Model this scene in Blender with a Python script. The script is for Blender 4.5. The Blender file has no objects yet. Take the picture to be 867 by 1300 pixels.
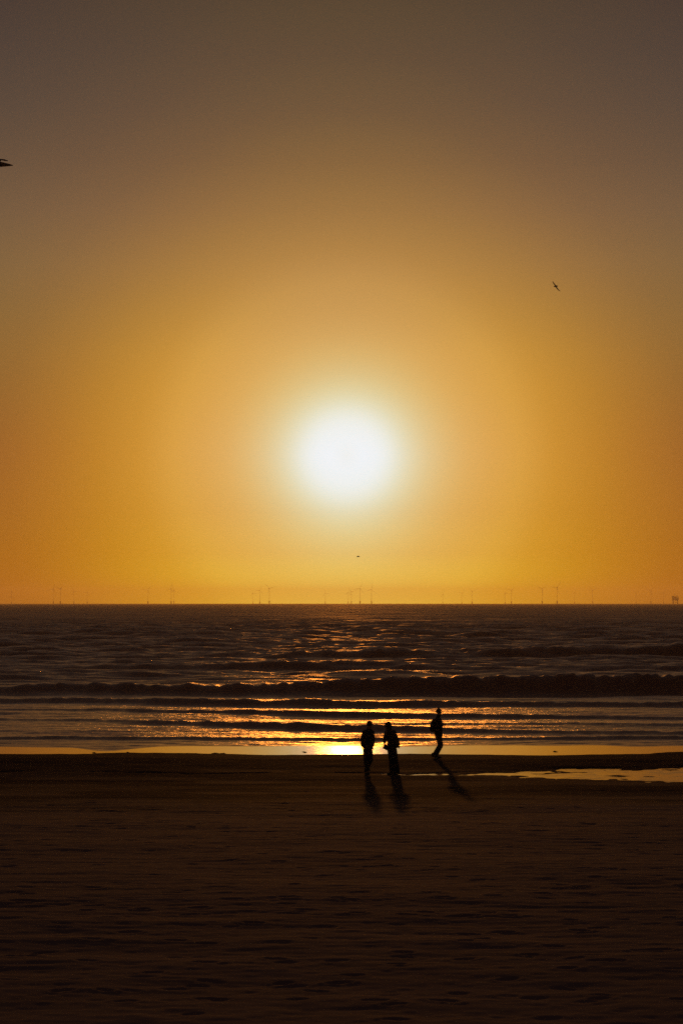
import bpy, bmesh, math, random
import numpy as np
from mathutils import Vector, Matrix

scene = bpy.context.scene
col = scene.collection
R = math.radians

# ------------------------------------------------------------------ camera
FPX, PW, PH, HORIZON = 3000.0, 867.0, 1300.0, 766.0     # focal length and frame of the photograph in its own pixels
EYE = 5.8
PITCH = math.atan((HORIZON - PH / 2) / FPX)
cd = bpy.data.cameras.new('camera')
cd.sensor_fit = 'HORIZONTAL'; cd.sensor_width = 24.0; cd.lens = 24.0 * FPX / PW
cd.clip_start = 0.5; cd.clip_end = 80000
cam = bpy.data.objects.new('camera', cd); col.objects.link(cam)
cam.location = (0, 0, EYE); cam.rotation_euler = (math.pi / 2 + PITCH, 0, 0)
scene.camera = cam

def ray(px, py):
    x = (px - PW / 2) / FPX; y = (PH / 2 - py) / FPX
    return Vector((x, math.cos(PITCH) - y * math.sin(PITCH), math.sin(PITCH) + y * math.cos(PITCH)))
def at(px, py, dist):
    v = ray(px, py); return Vector((0, 0, EYE)) + v * (dist / v.y)

# ------------------------------------------------------------------ sky
SUN = ray(440, 578).normalized()
SUN_EL = math.asin(SUN.z); SUN_AZ = math.atan2(SUN.x, SUN.y)
FT = [(0,(0.658,0.864,0.9142)),(0.4,(0.679,0.903,1.0180)),(0.7,(0.671,0.892,0.9860)),(0.9,(0.653,0.864,0.9094)),(1.1,(0.624,0.809,0.7743)),(1.3,(0.591,0.735,0.6161)),(1.5,(0.570,0.662,0.4811)),(1.75,(0.555,0.582,0.3578)),(2,(0.546,0.514,0.2688)),(2.4,(0.538,0.434,0.1753)),(2.9,(0.523,0.361,0.1097)),(3.5,(0.500,0.312,0.0706)),(4.2,(0.474,0.279,0.0419)),(5,(0.382,0.201,0.0128)),(6,(0.285,0.138,0.0021)),(7,(0.200,0.086,0.0004)),(8.2,(0.113,0.041,0.0001)),(9.6,(0.064,0.020,0.0000)),(11.2,(0.036,0.010,0.0000)),(14,(0.014,0.002,0.0000))]
HE = [(0,(0.1595,0.0245,0.0003)),(0.5,(0.2478,0.0625,0.0022)),(1.2,(0.2839,0.0957,0.0087)),(2.2,(0.2640,0.0977,0.0156)),(3.6,(0.2186,0.0867,0.0219)),(4.4,(0.1954,0.0903,0.0250)),(5.2,(0.1818,0.0984,0.0285)),(6.1,(0.1774,0.1082,0.0342)),(7,(0.1730,0.1134,0.0409)),(8.2,(0.1622,0.1111,0.0508)),(9.5,(0.1298,0.0910,0.0531)),(10.7,(0.0964,0.0707,0.0481)),(12,(0.0684,0.0554,0.0448)),(13.3,(0.0503,0.0434,0.0396)),(14.6,(0.0385,0.0341,0.0327))]
GE = [(0,(2.048,3.125,1.7821)),(0.5,(1.410,2.119,1.4083)),(1.2,(1.008,1.254,1.0925)),(2.2,(0.921,0.999,0.9475)),(3.6,(1.004,0.996,1.0009)),(4.4,(1.019,0.950,0.9006)),(5.2,(1.017,0.898,0.7916)),(6.1,(0.960,0.825,0.7582)),(7,(0.834,0.703,0.7529)),(8.2,(0.721,0.598,0.8268)),(9.5,(0.650,0.572,0.9204)),(10.7,(0.646,0.644,0.9776)),(12,(0.730,0.874,1.0123)),(13.3,(0.898,1.304,1.0309)),(14.6,(1.173,2.021,1.0436))]
world = bpy.data.worlds.new('World'); scene.world = world; world.use_nodes = True
nt = world.node_tree; nt.nodes.clear()
N = nt.nodes.new; L = nt.links.new
out = N('ShaderNodeOutputWorld'); bg = N('ShaderNodeBackground'); L(bg.outputs[0], out.inputs[0])
tc = N('ShaderNodeTexCoord')
def math_node(tree, op, a, b=None, c=None):
    n = tree.nodes.new('ShaderNodeMath'); n.operation = op
    for i, v in enumerate((a, b, c)):
        if v is None: continue
        if isinstance(v, (int, float)): n.inputs[i].default_value = v
        else: tree.links.new(v, n.inputs[i])
    return n.outputs[0]
nrm = N('ShaderNodeVectorMath'); nrm.operation = 'NORMALIZE'; L(tc.outputs['Generated'], nrm.inputs[0])
dot = N('ShaderNodeVectorMath'); dot.operation = 'DOT_PRODUCT'; L(nrm.outputs[0], dot.inputs[0]); dot.inputs[1].default_value = SUN
cr = N('ShaderNodeVectorMath'); cr.operation = 'CROSS_PRODUCT'; L(nrm.outputs[0], cr.inputs[0]); cr.inputs[1].default_value = SUN
ln = N('ShaderNodeVectorMath'); ln.operation = 'LENGTH'; L(cr.outputs[0], ln.inputs[0])
ang = math_node(nt, 'DIVIDE', math_node(nt, 'ARCTAN2', ln.outputs['Value'], dot.outputs['Value']), math.pi)
angp = math_node(nt, 'POWER', ang, 0.5)                 # square root spreads the stops near the sun
sep = N('ShaderNodeSeparateXYZ'); L(nrm.outputs[0], sep.inputs[0])
el = math_node(nt, 'DIVIDE', math_node(nt, 'ARCSINE', math_node(nt, 'MAXIMUM', sep.outputs[2], 0.0)), math.pi / 2)
elp = math_node(nt, 'POWER', el, 0.5)
def ramp(stops, fac, full, scale):
    r = N('ShaderNodeValToRGB'); r.color_ramp.interpolation = 'LINEAR'
    e = r.color_ramp.elements
    while len(e) < len(stops): e.new(0.5)
    for k, (a, c) in enumerate(stops):
        e[k].position = math.sqrt(a / full); e[k].color = (c[0] / scale, c[1] / scale, c[2] / scale, 1)
    L(fac, r.inputs[0]); return r.outputs[0]
# aureole (by angle from the sun, coloured by height) over a base sky by height; outside the frame both go on fading
FTX = FT + [(20, tuple(v * .25 for v in FT[-1][1])), (34, (0, 0, 0)), (180, (0, 0, 0))]
GEX = GE + [(90, GE[-1][1])]
HEX = HE + [(20, (.046, .036, .035)), (32, (.053, .040, .042)), (55, (.055, .0415, .045)), (90, (.054, .0405, .045))]
fa = ramp(FTX, angp, 180.0, 1.0)
ge = ramp(GEX, elp, 90.0, 4.0)
he = ramp(HEX, elp, 90.0, 1.0)
mul0 = N('ShaderNodeVectorMath'); mul0.operation = 'MULTIPLY'; L(fa, mul0.inputs[0]); L(ge, mul0.inputs[1])
away = N('ShaderNodeMapRange'); away.interpolation_type = 'SMOOTHSTEP'; L(ang, away.inputs[0])      # the base sky dims away from the sun
for k, v in zip(range(1, 5), (13 / 180, 100 / 180, 1.0, .6)): away.inputs[k].default_value = v
hs = N('ShaderNodeVectorMath'); hs.operation = 'SCALE'; L(he, hs.inputs[0]); L(away.outputs[0], hs.inputs['Scale'])
hs4 = N('ShaderNodeVectorMath'); hs4.operation = 'SCALE'; L(hs.outputs[0], hs4.inputs[0]); hs4.inputs['Scale'].default_value = .25
mul = N('ShaderNodeVectorMath'); mul.operation = 'ADD'; L(mul0.outputs[0], mul.inputs[0]); L(hs4.outputs[0], mul.inputs[1])
sky = N('ShaderNodeTexSky'); sky.sky_type = 'NISHITA'; sky.sun_disc = False
sky.sun_elevation = SUN_EL; sky.sun_rotation = SUN_AZ; sky.dust_density = 4.0; sky.air_density = 1.0
sc1 = N('ShaderNodeVectorMath'); sc1.operation = 'SCALE'; L(mul.outputs[0], sc1.inputs[0]); sc1.inputs['Scale'].default_value = 4.0 / 0.1
tint = N('ShaderNodeVectorMath'); tint.operation = 'MULTIPLY'; L(sky.outputs[0], tint.inputs[0]); tint.inputs[1].default_value = (.003, .002, .0012)
add = N('ShaderNodeVectorMath'); add.operation = 'ADD'; L(sc1.outputs[0], add.inputs[0]); L(tint.outputs[0], add.inputs[1])
L(add.outputs[0], bg.inputs['Color']); bg.inputs['Strength'].default_value = 0.1

# ------------------------------------------------------------------ sun
sd = bpy.data.lights.new('sun', 'SUN'); sd.energy = 0.28; sd.angle = R(0.8); sd.color = (1.0, 0.335, 0.05)
so = bpy.data.objects.new('sun', sd); col.objects.link(so)
so.rotation_euler = SUN.to_track_quat('Z', 'Y').to_euler()

scene.view_settings.view_transform = 'Standard'; scene.view_settings.look = 'None'
scene.view_settings.exposure = 0.0; scene.view_settings.gamma = 1.0; scene.view_settings.use_curve_mapping = False
scene.render.engine = 'CYCLES'
cy = scene.cycles
cy.max_bounces = 6; cy.volume_bounces = 0; cy.transparent_max_bounces = 8
cy.sample_clamp_indirect = 4.0; cy.sample_clamp_direct = 24.0; cy.use_denoising = False
cy.caustics_reflective = False; cy.caustics_refractive = False

# ------------------------------------------------------------------ helpers
def tag(o, label=None, cat=None, group=None, kind=None):
    for k, v in (('label', label), ('category', cat), ('group', group), ('kind', kind)):
        if v: o[k] = v
    return o
def empty(name, loc=(0, 0, 0), rot=(0, 0, 0)):
    o = bpy.data.objects.new(name, None); col.objects.link(o)
    o.location = loc; o.rotation_euler = rot; o.empty_display_size = 0.1
    return o
def mesh_obj(name, me, mat, parent=None):
    o = bpy.data.objects.new(name, me); col.objects.link(o)
    if mat: me.materials.append(mat)
    if parent: o.parent = parent
    return o
def from_bm(name, bm, mat, parent=None, smooth=True):
    me = bpy.data.meshes.new(name); bm.to_mesh(me); bm.free()
    if smooth: me.polygons.foreach_set('use_smooth', [True] * len(me.polygons))
    return mesh_obj(name, me, mat, parent)
def copy_tree(o, parent=None):
    c = o.copy(); col.objects.link(c)
    if parent: c.parent = parent
    for ch in list(o.children): copy_tree(ch, c)
    return c

_hash_rng = {}
def vnoise(x, y, seed):
    """smooth value noise, -1..1"""
    if seed not in _hash_rng: _hash_rng[seed] = np.random.RandomState(seed).rand(256, 256).astype(np.float32) * 2 - 1
    t = _hash_rng[seed]
    xi = np.floor(x); yi = np.floor(y); fx = x - xi; fy = y - yi
    fx = fx * fx * fx * (fx * (fx * 6 - 15) + 10); fy = fy * fy * fy * (fy * (fy * 6 - 15) + 10)
    xi = xi.astype(np.int64); yi = yi.astype(np.int64)
    g = lambda a, b: t[a & 255, b & 255]
    return ((g(xi, yi) * (1 - fx) + g(xi + 1, yi) * fx) * (1 - fy) + (g(xi, yi + 1) * (1 - fx) + g(xi + 1, yi + 1) * fx) * fy)
def sstep(a, b, v):
    t = np.clip((v - a) / (b - a), 0, 1); return t * t * (3 - 2 * t)

def grid_mesh(name, X, Y, Z, mat, attrs=None):
    nr, nc = X.shape
    co = np.stack([X, Y, Z], -1).reshape(-1, 3).astype(np.float32)
    idx = np.arange(nr * nc).reshape(nr, nc)
    q = np.stack([idx[:-1, :-1], idx[:-1, 1:], idx[1:, 1:], idx[1:, :-1]], -1).reshape(-1, 4).astype(np.int32)
    me = bpy.data.meshes.new(name)
    me.vertices.add(len(co)); me.vertices.foreach_set('co', co.ravel())
    me.loops.add(q.size); me.loops.foreach_set('vertex_index', q.ravel())
    me.polygons.add(len(q)); me.polygons.foreach_set('loop_start', np.arange(0, q.size, 4, dtype=np.int32))
    me.polygons.foreach_set('use_smooth', np.ones(len(q), dtype=bool))
    for k, v in (attrs or {}).items():
        a = me.attributes.new(k, 'FLOAT', 'POINT'); a.data.foreach_set('value', v.ravel().astype(np.float32))
    me.update(calc_edges=True)
    return mesh_obj(name, me, mat)

# ------------------------------------------------------------------ materials
def new_mat(name):
    m = bpy.data.materials.new(name); m.use_nodes = True
    t = m.node_tree; b = t.nodes['Principled BSDF']
    return m, t, b
def simple(name, c, rough=0.8, spec=0.3, var=0.25, scale=30.0):
    m, t, b = new_mat(name)
    n = t.nodes.new('ShaderNodeTexNoise'); n.inputs['Scale'].default_value = scale; n.inputs['Detail'].default_value = 4
    co = t.nodes.new('ShaderNodeTexCoord'); t.links.new(co.outputs['Object'], n.inputs['Vector'])
    r = t.nodes.new('ShaderNodeValToRGB'); t.links.new(n.outputs['Fac'], r.inputs[0])
    r.color_ramp.elements[0].position = .3; r.color_ramp.elements[1].position = .7
    r.color_ramp.elements[0].color = tuple(v * (1 - var) for v in c) + (1,)
    r.color_ramp.elements[1].color = tuple(v * (1 + var) for v in c) + (1,)
    t.links.new(r.outputs[0], b.inputs['Base Color'])
    b.inputs['Roughness'].default_value = rough; b.inputs['Specular IOR Level'].default_value = spec
    return m
def attr(t, name):
    a = t.nodes.new('ShaderNodeAttribute'); a.attribute_name = name; return a.outputs['Fac']
def mixc(t, fac, a, b):
    m = t.nodes.new('ShaderNodeMix'); m.data_type = 'RGBA'
    for s, v in ((m.inputs[0], fac), (m.inputs[6], a), (m.inputs[7], b)):
        if hasattr(v, 'is_linked'): t.links.new(v, s)
        elif isinstance(v, (int, float)): s.default_value = v
        else: s.default_value = tuple(v) + (1,)
    return m.outputs[2]
def mixf(t, fac, a, b):
    m = t.nodes.new('ShaderNodeMix'); m.data_type = 'FLOAT'
    for s, v in ((m.inputs[0], fac), (m.inputs[2], a), (m.inputs[3], b)):
        if hasattr(v, 'is_linked'): t.links.new(v, s)
        else: s.default_value = v
    return m.outputs[0]
def noise_at(t, vec, sc, detail=3, rough=.55):
    mp = t.nodes.new('ShaderNodeMapping'); mp.inputs['Scale'].default_value = sc; t.links.new(vec, mp.inputs[0])
    n = t.nodes.new('ShaderNodeTexNoise'); n.inputs['Scale'].default_value = 1.0
    n.inputs['Detail'].default_value = detail; n.inputs['Roughness'].default_value = rough
    t.links.new(mp.outputs[0], n.inputs['Vector']); return n

def wave_normal(t, layers):
    """surface normal tilted by noise slopes; layers of (scale xyz, slope x, slope y, weight socket or 1)"""
    geo = t.nodes.new('ShaderNodeNewGeometry')
    acc = geo.outputs['Normal']
    for scl, sx, sy, lean, w in layers:        # lean: how much more the faces look ashore than out to sea
        n = noise_at(t, geo.outputs['Position'], scl, 2)
        s = t.nodes.new('ShaderNodeVectorMath'); s.operation = 'SUBTRACT'; t.links.new(n.outputs['Color'], s.inputs[0])
        s.inputs[1].default_value = (.5, .5 + lean, .5)
        k = t.nodes.new('ShaderNodeVectorMath'); k.operation = 'MULTIPLY'; t.links.new(s.outputs[0], k.inputs[0]); k.inputs[1].default_value = (sx, sy, 0)
        o = k.outputs[0]
        if w is not None:
            kk = t.nodes.new('ShaderNodeVectorMath'); kk.operation = 'SCALE'; t.links.new(o, kk.inputs[0]); t.links.new(w, kk.inputs['Scale']); o = kk.outputs[0]
        a = t.nodes.new('ShaderNodeVectorMath'); a.operation = 'ADD'; t.links.new(acc, a.inputs[0]); t.links.new(o, a.inputs[1]); acc = a.outputs[0]
    nn = t.nodes.new('ShaderNodeVectorMath'); nn.operation = 'NORMALIZE'; t.links.new(acc, nn.inputs[0])
    return nn.outputs[0]

def water_surface(t, body, rough, normal, hide=None):
    """silty water: a brown diffuse body under a Fresnel sheen with golden sky light painted into its colour; hide lowers the sheen where chop masks it"""
    t.nodes.remove(t.nodes['Principled BSDF'])
    d = t.nodes.new('ShaderNodeBsdfDiffuse'); g = t.nodes.new('ShaderNodeBsdfGlossy'); g.distribution = 'GGX'
    g.inputs['Color'].default_value = (1.0, .85, .63, 1)  # gold tint puts the warmth of the reflected light into the gloss colour
    f = t.nodes.new('ShaderNodeFresnel'); f.inputs['IOR'].default_value = 1.333
    m = t.nodes.new('ShaderNodeMixShader')
    for v, sock in ((body, d.inputs['Color']), (rough, g.inputs['Roughness'])):
        if hasattr(v, 'is_linked'): t.links.new(v, sock)
        else: sock.default_value = v
    t.links.new(normal, g.inputs['Normal']); t.links.new(normal, f.inputs['Normal'])
    fac = f.outputs[0] if hide is None else math_node(t, 'MULTIPLY', f.outputs[0], hide)
    t.links.new(fac, m.inputs[0]); t.links.new(d.outputs[0], m.inputs[1]); t.links.new(g.outputs[0], m.inputs[2])
    t.links.new(m.outputs[0], t.nodes['Material Output'].inputs['Surface'])
def sea_material():
    m, t, b = new_mat('sea_water')
    foam = attr(t, 'foam'); chop = attr(t, 'chop'); far = attr(t, 'far'); mid = attr(t, 'mid')
    geo = t.nodes.new('ShaderNodeNewGeometry')
    fn = noise_at(t, geo.outputs['Position'], (2.2, 1.6, 2.2), 5, .65)
    f = math_node(t, 'MULTIPLY_ADD', fn.outputs['Fac'], 1.6, -1.1)
    fm = math_node(t, 'ADD', math_node(t, 'MULTIPLY', foam, 1.5), f)
    fm = math_node(t, 'MINIMUM', math_node(t, 'MAXIMUM', math_node(t, 'MULTIPLY', fm, foam), 0.0), 1.0)
    body = mixc(t, fm, (.17, .088, .062), (.30, .23, .20))
    fr = noise_at(t, geo.outputs['Position'], (.012, .05, 1), 4, .6)
    frr = mixf(t, fr.outputs['Fac'], .42, .60)
    rough = mixf(t, fm, mixf(t, far, mixf(t, mid, mixf(t, attr(t, 'swash'), .12, .32), .40), frr), .8)
    nrm_ = wave_normal(t, [((.9, 2.0, 1), .35, .14, .02, chop), ((5, 5, 1), 3.4, .22, .02, chop), ((17, 14, 1), 3.6, .22, .02, chop),
                           ((.025, .09, 1), 1.4, .40, .10, far), ((.12, .5, 1), 2.0, .40, .08, far), ((.9, 2.2, 1), 2.6, .3, .06, far), ((1.1, 2.4, 1), 2.6, .34, .02, mid)])
    hide = math_node(t, 'MULTIPLY', mixf(t, far, mixf(t, mid, 1.0, .95), .64), mixf(t, fm, 1.0, .3))
    water_surface(t, body, rough, nrm_, hide)
    return m
def puddle_material():
    m, t, b = new_mat('puddle_water')
    water_surface(t, (.06, .038, .03, 1), .16, wave_normal(t, [((1.6, 3.0, 1), .10, .14, 0, None), ((7, 12, 1), .06, .10, 0, None)]))
    return m
def sand_material():
    m, t, b = new_mat('sand')
    geo = t.nodes.new('ShaderNodeNewGeometry'); P = geo.outputs['Position']
    wet = attr(t, 'wet')
    n1 = noise_at(t, P, (.35, 1.1, 1), 5); n2 = noise_at(t, P, (5, 9, 5), 5, .7); n3 = noise_at(t, P, (60, 60, 60), 3, .7)
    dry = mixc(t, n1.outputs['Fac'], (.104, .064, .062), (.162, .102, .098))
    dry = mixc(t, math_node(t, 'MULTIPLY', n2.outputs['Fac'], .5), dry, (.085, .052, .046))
    damp = mixc(t, n1.outputs['Fac'], (.034, .021, .020), (.060, .038, .035))
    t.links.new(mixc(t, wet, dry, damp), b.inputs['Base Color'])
    t.links.new(mixf(t, wet, .95, .85), b.inputs['Roughness'])
    t.links.new(mixf(t, wet, .04, .0012), b.inputs['Specular IOR Level'])
    bp = t.nodes.new('ShaderNodeBump'); bp.inputs['Strength'].default_value = .35; bp.inputs['Distance'].default_value = .01
    h = math_node(t, 'ADD', math_node(t, 'MULTIPLY', n2.outputs['Fac'], .7), math_node(t, 'MULTIPLY', n3.outputs['Fac'], .12))
    t.links.new(h, bp.inputs['Height']); t.links.new(bp.outputs[0], b.inputs['Normal'])
    return m
M_SEA, M_PUDDLE, M_SAND = sea_material(), puddle_material(), sand_material()

# ------------------------------------------------------------------ beach
def runnel_half(x):      # half width of the runnel that holds the puddle, along the beach
    w = np.interp(x, [-30, 0, 1.8, 3.0, 4.5, 6, 8, 11, 18, 40], [0.0, .22, .36, .48, .75, 1.5, 2.7, 4.2, 5.5, 6])
    return w
RUN_Y, RUN_Z = 77.6, 0.20
def beach_profile(x, y):
    z = np.interp(y, [-80, -20, 0, 10, 20, 34, 46, 52, 58, 66, 74, 80, 84, 88.4, 90.9, 100, 112, 140],
                  [6.5, 5.0, 4.2, 3.0, 2.05, 1.68, 1.32, 1.06, .70, .44, .27, .27, .30, .15, .02, -.09, -.5, -2.0])
    z = z + .035 * vnoise(x / 9, y / 5, 11) * sstep(96, 88, y) + .03 * vnoise(x / 2.6, y / 6, 19) * sstep(86, 89, y) * sstep(96, 92, y) + .05 * vnoise(x / 23 + 7, y / 11, 12) * sstep(90, 60, y)
    return z
def sand_height(x, y):
    z = beach_profile(x, y)
    hw = runnel_half(x)
    wob = .35 * vnoise(x / 2.3, 0 * y, 13) + .2 * vnoise(x / .7, 0 * y, 14)
    s = np.abs(y - RUN_Y - wob + .015 * x) / np.maximum(hw * 1.25, .05)
    inside = np.exp(-s ** 2)
    near = sstep(66, 73, y) * sstep(88, 83, y)
    target = RUN_Z + .05 - .066 * np.clip(hw / .35, 0, 1)
    blend = np.clip(inside * np.clip(hw / .2, 0, 1), 0, 1) * near
    z = z * (1 - blend) + (target + .002 * np.clip(hw / 2, 0, 1) + .022 * vnoise(x / 1.3, y / .8, 15) + .016 * vnoise(x / .45, y / .5, 16) + .012 * vnoise(x / .2, y / .3, 18) + .026 * vnoise(x / 4.2, y / .8, 17)) * blend
    return z
def make_beach():
    rows = [-80, -60, -40, -20, -8, 2, 10, 14]
    y = 17.0
    while y < 104: rows.append(y); y += max(.055, .055 * (y / 30) ** 1.25)
    rows += [106, 109, 113, 120, 130, 140]
    rows = np.array(rows)
    t = np.concatenate([-np.geomspace(7, .19, 26), np.linspace(-.18, .18, 560), np.geomspace(.19, 7, 26)])
    Y = np.repeat(rows[:, None], len(t), 1); X = t[None, :] * np.maximum(Y, 12)
    Z = sand_height(X, Y)
    nearshore = sstep(95, 90, Y); dry = sstep(74, 60, Y)
    # wind ripples, trampled hollows and long tracks along the beach
    rip = .5 * vnoise(X / .55, Y / .16, 21) + .5 * vnoise(X / .9 + 3, Y / .35, 22)
    lump = vnoise(X / .38, Y / .33, 23); big = vnoise(X / 1.7, Y / .9, 24); patch = sstep(-.25, .45, vnoise(X / 6, Y / 3.5, 25))
    Z += dry * (.005 * rip + .011 * np.minimum(lump, .25) * (.2 + patch) + .007 * vnoise(X / .8, Y / .55, 34) + .012 * big + .022 * vnoise(X / 4.2, Y / 2.4, 30) + .004 * vnoise(X / 5.5, Y / .38, 31) + .004 * vnoise(X / 1.6, Y / .22, 32) + .004 * vnoise(X / .16, Y / .13, 33))
    Z += (1 - dry) * nearshore * (.004 * rip + .004 * lump + .010 * vnoise(X / 2.2, Y / 1.1, 26))
    # footprints
    rng = np.random.RandomState(5)
    nfp = 1500
    fy = 19 + (72 - 19) * rng.rand(nfp) ** 1.25; fx = (rng.rand(nfp) * 2 - 1) * .17 * fy
    for i in range(60):                                   # walked lines
        k0 = rng.randint(0, nfp - 30); yy = 20 + 50 * rng.rand(); xx = (rng.rand() * 2 - 1) * .16 * yy
        d = rng.rand() * .5 - .25 + (math.pi if rng.rand() < .5 else 0)
        for j in range(26):
            fx[k0 + j] = xx + math.cos(d) * .72 * j + (.1 if j % 2 else -.1) * math.sin(d); fy[k0 + j] = yy + math.sin(d) * .72 * j + (.12 if j % 2 else -.12)
    for k in range(nfp):
        a0 = rng.uniform(.10, .16); b0 = rng.uniform(.055, .09); dep = rng.uniform(.004, .022); an = rng.uniform(-.6, .6)
        i0, i1 = np.searchsorted(rows, [fy[k] - .5, fy[k] + .5])
        if i1 - i0 < 2: continue
        tt = fx[k] / max(fy[k], 12); w = .5 / fy[k]
        j0, j1 = np.searchsorted(t, [tt - w, tt + w])
        if j1 - j0 < 2: continue
        dx = X[i0:i1, j0:j1] - fx[k]; dy = Y[i0:i1, j0:j1] - fy[k]
        u = dx * math.cos(an) + dy * math.sin(an); v = -dx * math.sin(an) + dy * math.cos(an)
        r2 = (u / a0) ** 2 + (v / b0) ** 2
        Z[i0:i1, j0:j1] += -dep * np.exp(-r2 * r2) + .35 * dep * np.exp(-((np.sqrt(r2) - 1.5) / .35) ** 2)
    edge = .8 * vnoise(X / 5, Y * 0, 27) + 1.2 * vnoise(X / 14, Y * 0, 28)
    wet = np.clip(sstep(54, 68, Y + edge * 2.2) + .35 * vnoise(X / 3, Y / 1.6, 29) * sstep(40, 60, Y), 0, 1)
    wet = np.maximum(wet, sstep(74, 80, Y))
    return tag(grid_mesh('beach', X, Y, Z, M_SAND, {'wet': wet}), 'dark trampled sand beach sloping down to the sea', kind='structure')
beach = make_beach()

def make_puddle():
    xs = np.linspace(-6, 40, 240); ys = np.linspace(70, 85, 40)
    Y, X = np.meshgrid(ys, xs, indexing='ij')
    return tag(grid_mesh('puddle', X, Y, np.full_like(X, RUN_Z + .004), M_PUDDLE), 'shallow puddle of seawater lying in the sand behind the walkers', kind='structure')
make_puddle()

# ------------------------------------------------------------------ sea
def swash(x):          # the last wave's reach up the sand, along the beach
    return .55 * vnoise(x / 6, 0 * x, 105) + .2 * vnoise(x / 1.3, 0 * x, 121)
def make_sea():
    rows = []
    y = 86.0
    while y < 35000:
        rows.append(y); y += .2 if y < 165 else .25 * (y / 165) ** 2
    rows.append(35000.0)
    rows = np.array(rows); dy = np.gradient(rows)
    t = np.concatenate([-np.geomspace(1.25, .172, 34), np.linspace(-.165, .165, 500), np.geomspace(.172, 1.25, 34)])
    Y = np.repeat(rows[:, None], len(t), 1); X = t[None, :] * Y; DY = np.repeat(dy[:, None], len(t), 1)
    Z = np.full_like(X, .03)
    rng = np.random.RandomState(3)
    off = sstep(128, 200, Y); deep = sstep(160, 420, Y)
    # wind sea: many trains running roughly ashore
    for i in range(46):
        lam = 4.0 * (36 / 4.0) ** rng.rand(); ph = rng.rand() * 6.283; d = rng.normal(0, .42)
        k = 6.283 / lam; A = .013 * lam ** .8 * rng.uniform(.5, 1.3)
        s = np.sin(k * (X * math.sin(d) + Y * math.cos(d)) + ph + 1.5 * vnoise(X / (lam * 4), Y / (lam * 5), 40 + i))
        fil = np.clip(lam / (3 * DY) - 1, 0, 1)
        Z += A * ((1 - np.abs(s)) * 1.5 - .55) * fil * (.07 * sstep(101, 108, Y) + .40 * off + .34 * deep)
    foam = np.zeros_like(X)
    #        distance, height, front, back, line along the beach (x, metres), foam, height along the beach (x, factor)
    XX = [-16, -12, -4, 1, 8, 14, 22]
    waves = [(151.2, 1.15, 1.1, 6.0, (XX, [0, 0, 0, .3, 0, 0, 0]), 1.0, ([-26, -23, -20, -12, -4, 1, 8, 14, 22, 30], [.2, .25, .46, .50, .56, .78, .82, .92, 1.12, 1.2])),
             (135.0, .29, .7, 2.6, (XX, [3, 2.6, 0, -1, -1.6, -2, -2]), .9, ([-25, -10, 0, 10, 25], [.75, .85, .9, .8, .85])),
             (122.0, .18, .5, 2.0, (XX, [6, 5.5, .6, -.5, -1.5, -2, -2]), .8, ([-25, -14, -8, -4, 5, 14, 25], [.3, .35, .7, 1.1, .9, .6, .6])),
             (109.0, .20, .6, 2.2, (XX, [8, 7.3, 2, -1, -3, -4.5, -5.5]), .9, ([-25, -14, -8, -4, 2, 8, 16, 25], [.25, .3, .7, 1.1, 1.1, .6, .5, .5])),
             (113.0, .08, .5, 1.6, (XX, [-6, -6, -5, 0, 0, -1, -2]), .5, ([-25, -6, 0, 4, 12, 25], [.2, .3, .5, .7, .6, .6])),
             (100.6, .085, .35, 1.2, (XX, [0] * 7), .7, ([-25, 0, 6, 14, 25], [1, 1, .8, 1.2, 1.1])),
             (252.0, 1.0, 2.0, 9.0, ([-40, 40], [-2, 2]), .8, ([-40, -12, -4, 4, 12, 22, 40], [.12, .15, .6, 1.0, .8, 1.0, 1.2])),
             (205.0, .55, 2.0, 8.0, ([-40, 40], [2.4, -2.4]), .5, ([-32, -20, -6, 2, 10, 32], [.2, .7, 1.0, .6, .3, .6])),
             (183.0, .30, 2.0, 6.0, ([-40, 40], [-2, 2]), .4, ([-32, -20, -6, 2, 10, 32], [.7, .9, .5, .8, .6, .3])),
             (330.0, .80, 3.0, 12.0, ([-60, 60], [-3, 3]), .5, ([-60, -30, -10, 5, 25, 60], [.9, .3, .4, .8, .2, .9])),
             (430.0, .80, 4.0, 15.0, ([-60, 60], [3, -3]), .4, ([-60, -30, -10, 5, 25, 60], [.2, .8, .3, .4, .9, .5]))]
    for i, (y0, h, wf, wb, sl, fo, (hx, hf)) in enumerate(waves):
        sc = y0 / 140
        yc = y0 + np.interp(X, *sl) + (.9 * vnoise(X / (9 * sc), 0 * X, 100 + i) + .35 * vnoise(X / (2.4 * sc), 0 * X, 120 + i)) * sc * (1.0 if h > .1 else .6)
        if y0 < 101: yc = y0 + swash(X)
        s = Y - yc
        amp = h * np.interp(X, hx, hf) * (1 + .10 * vnoise(X / (7 * sc), 0 * X, 140 + i) + .05 * vnoise(X / (1.6 * sc), 0 * X, 160 + i) + .16 * sstep(6, -2, X) * vnoise(X / (.9 * sc), 0 * X, 175 + i) + .11 * vnoise(X / (.38 * sc), 0 * X, 170 + i))
        f = np.where(s < 0, np.exp(-(np.abs(s) / wf) ** 2.2), np.exp(-(np.abs(s) / wb) ** 1.4))
        rag = .5 * vnoise(X / .33, Y / .5, 180 + i) + .5 * vnoise(X / .75, Y / .8, 200 + i)
        front = np.exp(-((s + wf * .25) / (wf * 1.1)) ** 2)
        Z += amp * f + fo * (.025 + .14 * np.minimum(h, .9)) * np.abs(rag) * front * np.interp(X, hx, hf)
        Z -= .18 * amp * np.exp(-((s + wf * 2.6) / (wf * 1.6)) ** 2)
        foam = np.maximum(foam, .8 * fo * np.exp(-((s + wf * .15) / (wf * .6)) ** 2) * np.clip(.45 + .9 * vnoise(X / .8, Y / 1.2, 220 + i), 0, 1))
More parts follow.
